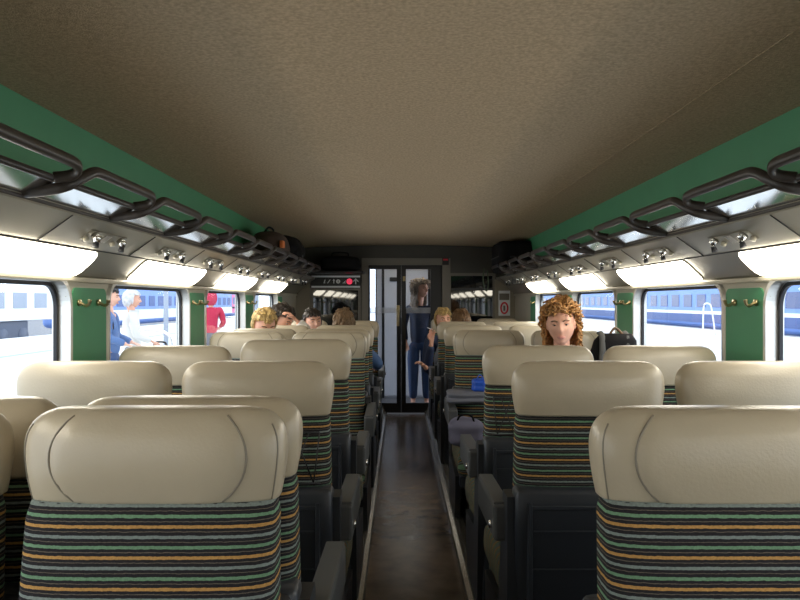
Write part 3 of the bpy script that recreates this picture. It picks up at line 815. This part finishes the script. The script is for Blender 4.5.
def person(base, J, hd, hair, hairm, top, legs, label, group=None, hood=None, strandmat=None, sleeves=True, hands=None, k=1.):
    """J: joints in world coordinates; hd = (centre, yaw, pitch, roll)"""
    t = empty('person', base); tag(t, label, 'person', group)
    off = -Vector(base)
    j = {a: Vector(b)+off for a, b in J.items()}
    hc = Vector(hd[0])+off; mx = head_matrix(hc, *hd[1:])
    nb = mx @ Vector((0, -.018, -.075))
    pel, ch, nk = j['pelvis'], j['chest'], j['neck']
    g = G()
    mid = pel.lerp(ch, .5)
    g.chain([pel, mid, ch, nk], [.08, .07, .055, .052]); iN = 3
    g.chain([nb, mx @ Vector((0, -.01, -.03))], [.052, .05], iN)
    for sd in 'LR':
        g.chain([j['sh'+sd], j['el'+sd], j['wr'+sd]], [.034, .030, .025], 2)
        g.chain([j['hip'+sd], j['kn'+sd], j['an'+sd], j['toe'+sd]], [.060, .045, .034, .03], 0)
    for sd, sg in (('L', -1), ('R', 1)):
        fw = (j['wr'+sd]-j['el'+sd]); hh = (hands or {}).get(sd, {})
        add_hand(g, j['wr'+sd]+fw.normalized()*.01, hh.get('fwd', fw), hh.get('palm', Vector((0, 0, -1)) if abs(fw.normalized().z) < .8 else Vector((0, -1, 0))), .95*k, hh.get('curl', .6), hh.get('side', 1), hh.get('grips', (1, 1, 1, 1)))
    m2 = g.mesh(); bm = B(); bm.from_mesh(m2); bpy.data.meshes.remove(m2)
    for f in bm.faces: f.material_index = 0
    add_head(bm, mx, k)
    body = build('body', bm, ['skin'], t, True)
    add_eyes(t, mx, k); add_mouth(t, mx, k)
    if hair: add_hair(t, mx, hairm, hair, k, len(label)+3)
    # top
    g = G()
    g.chain([pel+(mid-pel)*-.5, mid, ch, ch.lerp(nk, .75)], [.142, .140, .155, .085])
    for sd in 'LR':
        w = j['wr'+sd]; e = j['el'+sd]
        g.chain([j['sh'+sd], e, e.lerp(w, .92)], [.074, .054, .042], 2)
    m2 = g.mesh(); m2.materials.clear(); m2.materials.append(M[top]); o = new('jacket', m2, t)
    g = G()
    g.chain([pel, pel.lerp(mid, .45)], [.130, .126])
    for sd in 'LR':
        g.chain([j['hip'+sd], j['kn'+sd], j['kn'+sd].lerp(j['an'+sd], .93)], [.102, .075, .056], 0)
    m2 = g.mesh(); m2.materials.clear(); m2.materials.append(M[legs]); new('trousers', m2, t)
    for sd in 'LR':
        a = j['an'+sd]; b = j['toe'+sd]; f = (b-a); f.z = 0
        bm = B(); d = f.normalized() if f.length > .01 else Vector((0, 1, 0))
        rz = math.atan2(d.y, d.x)
        ellipsoid(bm, (0, 0, 0), (.14, .048, .042), 3)
        for v in bm.verts: v.co.z = max(v.co.z, -.028)
        bmesh.ops.transform(bm, matrix=Matrix.Translation(Vector((a.x, a.y, min(a.z, b.z)-.0))+d*.07) @ Matrix.Rotation(rz, 4, 'Z'), verts=bm.verts[:])
        build('shoe', bm, 'c_black', t, True)
    if hood:
        bm = B(); vs = ellipsoid(bm, (0, 0, 0), (.115, .13, .155), 4)
        bmesh.ops.delete(bm, geom=[v for v in vs if v.co.y > .055 and v.co.z < .085], context='VERTS')
        bmesh.ops.transform(bm, matrix=mx, verts=bm.verts[:]); o = build('hood', bm, hood, t, True)
        so = o.modifiers.new('s', 'SOLIDIFY'); so.thickness = .015
    return t
def sitter(seat, hd, hair, hairm, top, legs, label, lean=(0, 0), arms=None, hands=None, sh=1.0, group=None, k=1.0):
    """seated on a seat object; arms: world joints overriding the defaults"""
    sx, sy = seat.location.x, seat.location.y; f = 1 if abs(seat.rotation_euler.z) < 1 else -1
    W = lambda x, y, z: Vector((sx+f*x, sy+f*y, z))
    hc = Vector(hd[0])
    pel = W(0, .20, .68)
    nk = hc + Vector((0, 0, -.150)) + head_matrix((0, 0, 0), hd[1], 0, 0) @ Vector((0, -.03, 0))
    ch = pel.lerp(nk, .70) ; ax = Vector((f, 0, 0))
    J = dict(pelvis=pel, chest=ch, neck=nk)
    for sd, q in (('L', -1), ('R', 1)):
        J['sh'+sd] = ch.lerp(nk, .45)+ax*q*.165
        J['el'+sd] = W(q*.215, .20, .80); J['wr'+sd] = W(q*.14, .42, .73)
        J['hip'+sd] = W(q*.09, .24, .645); J['kn'+sd] = W(q*.11, .60, .635); J['an'+sd] = W(q*.11, .64, .17); J['toe'+sd] = W(q*.11, .76, .128)
    J.update(arms or {})
    return person((sx, sy+f*.25, .545), J, hd, hair, hairm, top, legs, label, group, hands=hands, k=k)
PI = math.pi
CURLY = dict(low=-.13, fringe=.068, puff=.012, strands=330, curl=1.0, len=.06, lift=.34, long=.135, wrap=-.01, sw=.0026)
SHORT = dict(low=-.075, fringe=.066, puff=.010, strands=240, curl=.12, len=.04, lift=.08)
BOB = dict(low=-.12, fringe=.064, puff=.018, strands=260, curl=.3, len=.07, lift=.1, long=.12, wrap=.01)
LONG = dict(low=-.33, fringe=.066, puff=.018, strands=360, curl=.35, len=.12, lift=.08, long=.34, wrap=.015)
# ginger man, window seat on the right
c = P(561, 324, 4.50)
sitter(SEATS[(1, 3, 'w')], (c, PI-.25, -.10, .06), CURLY, 'ginger', 'c_lav', 'c_denim', 'person with bushy ginger hair and lavender top looking down in the right window seat', k=1.12)
# brown-haired person facing away, right, row 5
c = P(461, 321.5, 7.22); sitter(SEATS[(1, 5, 'a')], (c, -.1, .0, 0), SHORT, 'brown', 'c_grey', 'c_denim', 'person with short brown hair seen from behind, right of the end door')
# person leaning into the aisle with raised hand
c = P(443, 319, 8.02); st = SEATS[(1, 6, 'a')]
hb = P(432, 345, 7.72)
sitter(st, (c, PI+.25, -.15, 0), SHORT, 'blond', 'c_navy', 'c_black', 'person in navy jacket with blond fringe raising a hand by the end door',
       arms=dict(elR=P(427, 372, 7.80), wrR=P(431.5, 342.5, 7.70), elL=P(446, 384, 7.8), wrL=P(424, 366, 7.55)),
       hands=dict(R=dict(fwd=Vector((.02, -.02, 1)), palm=Vector((.5, -.8, 0)), curl=.55, side=-1, grips=(.35, .6, 1.2, 1.3)), L=dict(curl=.8)))
bm = B(); tube(bm, [P(427.2, 327.6, 7.66), P(432.6, 329.6, 7.68)], .0045, 8); o = build('cigarette', bm, 'white'); tag(o, 'thin white cigarette held in the raised hand by the end door', 'cigarette')
# left side passengers
c = P(264.5, 324.5, 5.40); sitter(SEATS[(-1, 5, 'w')], (c, PI+.5, -.45, 0), SHORT, 'blond', 'c_grey', 'c_denim', 'person with short blond hair bowing the head in a left window seat')
c = P(281, 319.5, 6.12); sitter(SEATS[(-1, 6, 'w')], (c, -1.9, -.5, 0), dict(SHORT, puff=.014, strands=320, lift=.2), 'dark', 'c_white', 'c_denim', 'person with dark tousled hair and white sleeve, hand to the forehead, left window seat',
       arms=dict(elR=P(307, 331, 5.98), wrR=P(297, 321, 5.95)), hands=dict(R=dict(curl=.9)))
c = P(313, 321.5, 7.0); sitter(SEATS[(-1, 7, 'w')], (c, PI+.45, -.05, .1), dict(SHORT, low=-.09), 'dark', 'c_black', 'c_black', 'person with dark hair tied back, face showing between the left seats')
c = P(343.5, 323.5, 6.10); sitter(SEATS[(-1, 6, 'a')], (c, .05, 0, 0), dict(SHORT, low=-.085), 'lbrown', 'c_blue', 'c_denim', 'person with light brown hair and blue jacket seen from behind, left aisle seat',
       arms=dict(elR=P(378, 364, 6.25), wrR=P(376, 366, 6.55)))
# person standing behind the right door leaf
hc = P(421.5, 289, 9.72); X, Yp = hc.x-.02, 9.75
J = dict(pelvis=(X-.01, Yp, .86), chest=(X-.015, Yp+.01, 1.19), neck=(X+.0, Yp, 1.40), shL=(X-.155, Yp+.05, 1.33), shR=(X+.14, Yp-.03, 1.33), elL=(X-.225, Yp+.06, 1.09), elR=(X+.20, Yp-.0, 1.09),
         wrL=(X-.19, Yp-.06, .86), wrR=(X+.17, Yp-.10, .86), hipL=(X-.085, Yp, .82), hipR=(X+.085, Yp, .82), knL=(X-.09, Yp-.02, .46), knR=(X+.09, Yp-.03, .46), anL=(X-.09, Yp+.02, .07), anR=(X+.09, Yp+.02, .07),
         toeL=(X-.10, Yp-.12, .03), toeR=(X+.10, Yp-.12, .03))
J = {a: Vector(b) for a, b in J.items()}
person((X, Yp, 0), J, (hc, PI+.75, -.05, 0), LONG, 'ashhair', 'c_navy', 'c_denim', 'person with long ash-brown hair and navy jacket standing behind the end door glass')
# people on the left platform
def stander(px, pyh, d, yaw, hair, hm, top, legs, label, z0=-.10, hood=None, arms=None):
    hc = P(px, pyh, d); k = (hc.z-z0-.0)/1.56
    R = Matrix.Rotation(yaw, 3, 'Z'); base = Vector((hc.x, hc.y, z0))
    W = lambda x, y, z: base + R @ Vector((x, y, z*k))
    J = dict(pelvis=W(0, 0, .92), chest=W(0, 0, 1.24), neck=W(0, -.01, 1.44), shL=W(-.17, 0, 1.36), shR=W(.17, 0, 1.36), elL=W(-.23, .02, 1.10), elR=W(.23, .02, 1.10), wrL=W(-.18, .22, 1.02), wrR=W(.18, .22, 1.02),
             hipL=W(-.09, 0, .88), hipR=W(.09, 0, .88), knL=W(-.10, .02, .48), knR=W(.10, .02, .48), anL=W(-.10, -.02, .07), anR=W(.10, -.02, .07), toeL=W(-.11, .12, .03), toeR=W(.11, .12, .03))
    person(base, J, (hc, yaw, -.1, 0), hair, hm, top, legs, label, hood=hood)
stander(132, 299, 9.2, -1.1, SHORT, 'white_hair', 'c_white', 'c_grey', 'person with white hair and white jacket on the left platform, second window')
stander(110, 297, 8.4, -1.4, SHORT, 'dark', 'c_blue', 'c_denim', 'person in blue jacket at the left edge of the second left window')
stander(211, 298, 13.6, .3, SHORT, 'brown', 'c_red', 'c_grey', 'person in red hooded coat outside the third left window', hood='c_red')

# ------------------------------------------------------------------ things on the right: tables, bags
for s, side, yc in ((1, 'right', 3.98), (-1, 'left', 3.85)):
    t = empty('bay_table', (s*.95, yc, .085)); tag(t, 'grey fold table between the facing %s seats' % side, 'table')
    bm = B(); box(bm, (-.36, -.20, .665), (.36, .20, .69), .012); build('tabletop', bm, 'tabletop', t)
    bm = B(); box(bm, (-.05 if s < 0 else .02, -.05, 0), (-.02 if s < 0 else .05, .05, .67), .01); build('leg', bm, 'shell', t)
t = empty('backpack', P(612, 362, 3.90)); t.location = (1.03, 3.92, .776); tag(t, 'black backpack with grey straps standing on the right bay table', 'backpack')
bm = B()
rings = []
for i in range(13):
    q = i/12; z = .0+.455*q
    w = .15*(1-.32*q**2.0); d = .10*(1-.45*q**2); xo = .06*q
    if i in (0, 12): w *= .8; d *= .7
    rings.append([Vector((x+xo, y, z)) for x, y in sellipse(w, d, 3.2, 32)])
loft(bm, rings); build('body', bm, 'bag', t, True)
for xx in (-.075, .055):
    bm = B(); pts = smooth_path([(xx-.01, -.09, .02), (xx+.015, -.105, .15), (xx+.035, -.085, .30), (xx+.05, -.045, .43), (xx+.045, .0, .462)])
    tube(bm, pts, .017, 8, up=Vector((0, 1, 0)), rx=.007); build('strap', bm, 'strap', t)
bm = B(); tube(bm, smooth_path([(.02, -.02, .45), (.05, -.02, .485), (.09, -.02, .45)]), .007, 8); build('handle', bm, 'brown', t)
bm = B(); ellipsoid(bm, (-.01, -.09, .12), (.06, .04, .085), 3); build('front_pocket', bm, 'bag', t)
# bundle on the aisle seat, folded jacket on the table edge, blue bottle
b = blob_bag('cloth_bundle', (.315, 4.335, .635), (.10, .085, .085), 'purple', 'purple-grey cloth bundle on the front of the right aisle seat facing the camera', seed=11, lump=.08)
bm = B(); tube(bm, smooth_path([(-.05, -.05, .06), (-.03, -.06, .10), (.03, -.06, .10), (.05, -.05, .06)]), .006, 8); build('handle', bm, 'bag', b)
o = blob_bag('folded_jacket', (.345, 4.60, .805), (.125, .13, .038), 'c_grey', 'grey folded jacket draped over the aisle armrest beside the purple-grey bundle', seed=12, n=4, lump=.1); o['category'] = 'jacket'
o = blob_bag('pouch', (.43, 4.60, .875), (.045, .05, .045), 'royal', 'small royal blue pouch lying on the grey folded jacket', seed=15, lump=.08)
bm = B(); tube(bm, smooth_path([(-.02, -.03, .04), (0, -.035, .07), (.025, -.03, .04)]), .004, 6); build('cord', bm, 'royal', o)

# ------------------------------------------------------------------ outside
bm = B(); box(bm, (-60, -30, -1.3), (60, 130, -1.25)); struct(build('ground', bm, 'ballast'))
bm = B(); box(bm, (-16.2, -25, -1.25), (-1.85, 110, -.10)); box(bm, (-1.86, -25, -.2), (-1.80, 110, -.10)); struct(build('floor_platform_left', bm, 'platform'))
bm = B(); box(bm, (-11.1, -25, -.12), (-10.7, 110, -.096)); struct(build('trim_platform_edge', bm, 'platedge'))
bm = B(); box(bm, (1.85, -25, -1.25), (16.8, 110, -.10)); struct(build('floor_platform_right', bm, 'platform'))
def train(name, x, y0, y1, s, body, low, label, winm='twin', under=False, doors=True):
    """s = side of the track seen from the coach; the face turned to us is at x"""
    t = empty(name, (x, (y0+y1)/2, -1.2)); tag(t, label, 'train'); off = -t.location
    lo = lambda a, b: (min(a, b), max(a, b))
    xa, xb = lo(x, x+s*2.8)
    bm = B()
    zb = -.15 if not under else .48
    vs = box(bm, Vector((xa, y0, zb))+off, Vector((xb, y1, 2.65))+off, .35, seg=4); build('car_body', bm, body, t)
    xf = lambda e: lo(x-s*.004, x-s*(.004+e))
    a, b = xf(.02); bm = B(); box(bm, Vector((a, y0+.4, .70))+off, Vector((b, y1-.4, .88))+off); build('white_stripe', bm, 'twhite', t)
    a, b = xf(.014); bm = B(); box(bm, Vector((a, y0+.4, .2 if not under else .52))+off, Vector((b, y1-.4, .70))+off); build('lower_panel', bm, low, t)
    a, b = xf(.02); y = y0+2.2; n = 0
    while y < y1-2.5:
        if n % 9 == 8 and doors:
            bm = B(); box(bm, Vector((a, y, .22))+off, Vector((b, y+1.5, 2.2))+off, .01); d = build('door', bm, 'tpink', t); d['label'] = 'pink door'
            bm = B(); box(bm, Vector((a-.01, y+.3, 1.15))+off, Vector((b+.01, y+1.2, 1.9))+off, .01); build('pane', bm, winm, d)
        else:
            bm = B(); box(bm, Vector((a, y, 1.1))+off, Vector((b, y+1.25, 1.85))+off, .008); build('window', bm, winm, t)
        y += 2.0; n += 1
    if under:
        for yy in range(int(y0)+2, int(y1)-3, 5):
            bm = B(); box(bm, Vector((x+s*.4-.3, yy, -.95))+off, Vector((x+s*.4+.3, yy+2.8, .50))+off, .05)
            for q in (.5, 2.3): tube(bm, [Vector((x+s*.05, yy+q, -.28))+off, Vector((x+s*.2, yy+q, -.28))+off], .45, 20)
            build('bogie', bm, 'tgrey', t)
    return t
train('passenger_train', 17.6, 20, 96, 1, 'tblue', 'tdark', 'blue train with white stripe across the right platform')
train('express_train', -18.2, 6, 40.5, -1, 'twhite', 'twhite', 'white train with dark wheels across the left platform, nearest window', winm='platedge', under=True, doors=False)
train('railcar', -18.2, 42.5, 92, -1, 'tblue', 'twhite', 'blue train farther along the left platform track', winm='tdark', doors=True)
# platform handrail
b0 = P(703, 335, 33.2); bx, by = b0.x, b0.y
bm = B(); tube(bm, smooth_path([(0, 0, 0), (.02, 0, 1.15), (.10, 0, 1.42), (.30, 0, 1.40), (.40, 0, 1.15), (.56, 0, 0)], 6), .035, 8)
o = build('platform_handrail', bm, 'white', None, True, (bx, by, -.10)); tag(o, 'white hooped handrail standing on the right platform', 'handrail')
# lamp posts / masts on the left platform
for i, (px, d, nm) in enumerate(((166, 20., 'slim grey mast on the left platform, second window'), (257, 26., 'slim grey mast on the left platform, farthest window'))):
    p = P(px, 300, d); bm = B(); tube(bm, [(0, 0, 0), (0, 0, 4.6)], [.07, .05], 10); tube(bm, [(0, 0, 4.4), (.5, 0, 4.7)], .035, 8)
    o = build('platform_mast', bm, 'platedge', None, True, (p.x, p.y, -.10)); tag(o, nm, 'mast')
# litter bin / bench cart beside the white jacket
p = P(160, 322, 11.5)
t = empty('luggage_trolley', (p.x, p.y, -.10)); tag(t, 'red and grey luggage trolley on the left platform', 'trolley')
bm = B(); box(bm, (-.35, -.45, .28), (.35, .45, .34), .02); build('deck', bm, 'c_grey', t)
bm = B(); tube(bm, smooth_path([(-.3, -.43, .3), (-.3, -.50, 1.0), (.3, -.50, 1.0), (.3, -.43, .3)]), .025, 8); build('handle', bm, 'chrome', t)
for a in (-1, 1):
    for b_ in (-1, 1):
        bm = B(); tube(bm, [(a*.3-.03, b_*.35, .12), (a*.3+.03, b_*.35, .12)], .12, 16); tube(bm, [(a*.3, b_*.35, .12), (a*.3, b_*.35, .30)], .02, 8); build('wheel', bm, 'rubber', t)
b = blob_bag('travel_bag', (p.x, p.y, -.10+.34+.22), (.30, .36, .22), 'c_red', 'red travel bag loaded on the platform trolley', seed=14)
bm = B(); tube(bm, smooth_path([(-.1, 0, .20), (-.08, 0, .30), (.08, 0, .30), (.1, 0, .20)]), .015, 8); build('handle', bm, 'bag', b)

# ------------------------------------------------------------------ light, camera
w = bpy.data.worlds.new('sky'); S.world = w; w.use_nodes = True
nt = w.node_tree; bg = nt.nodes['Background']
tc = nt.nodes.new('ShaderNodeTexCoord'); sx = nt.nodes.new('ShaderNodeSeparateXYZ'); rp = nt.nodes.new('ShaderNodeValToRGB')
nt.links.new(tc.outputs['Generated'], sx.inputs[0]); nt.links.new(sx.outputs['Z'], rp.inputs['Fac'])
rp.color_ramp.elements[0].color = (.86, .92, 1., 1); rp.color_ramp.elements[1].color = (.72, .84, 1., 1)
nt.links.new(rp.outputs['Color'], bg.inputs['Color']); bg.inputs['Strength'].default_value = 3.0
cam = bpy.data.cameras.new('camera'); co = bpy.data.objects.new('camera', cam); C.objects.link(co)
co.location = (CX, 0, CZ); co.rotation_euler = (PI/2, 0, 0)
cam.sensor_width = 36; cam.lens = F/800*36; cam.shift_y = 2/800; cam.clip_start = .05; cam.clip_end = 400
S.camera = co
S.view_settings.view_transform = 'Standard'; S.view_settings.look = 'None'; S.view_settings.gamma = 1; S.view_settings.use_curve_mapping = False
S.view_settings.exposure = 0.0
S.cycles.max_bounces = 10; S.cycles.diffuse_bounces = 5; S.cycles.transparent_max_bounces = 12
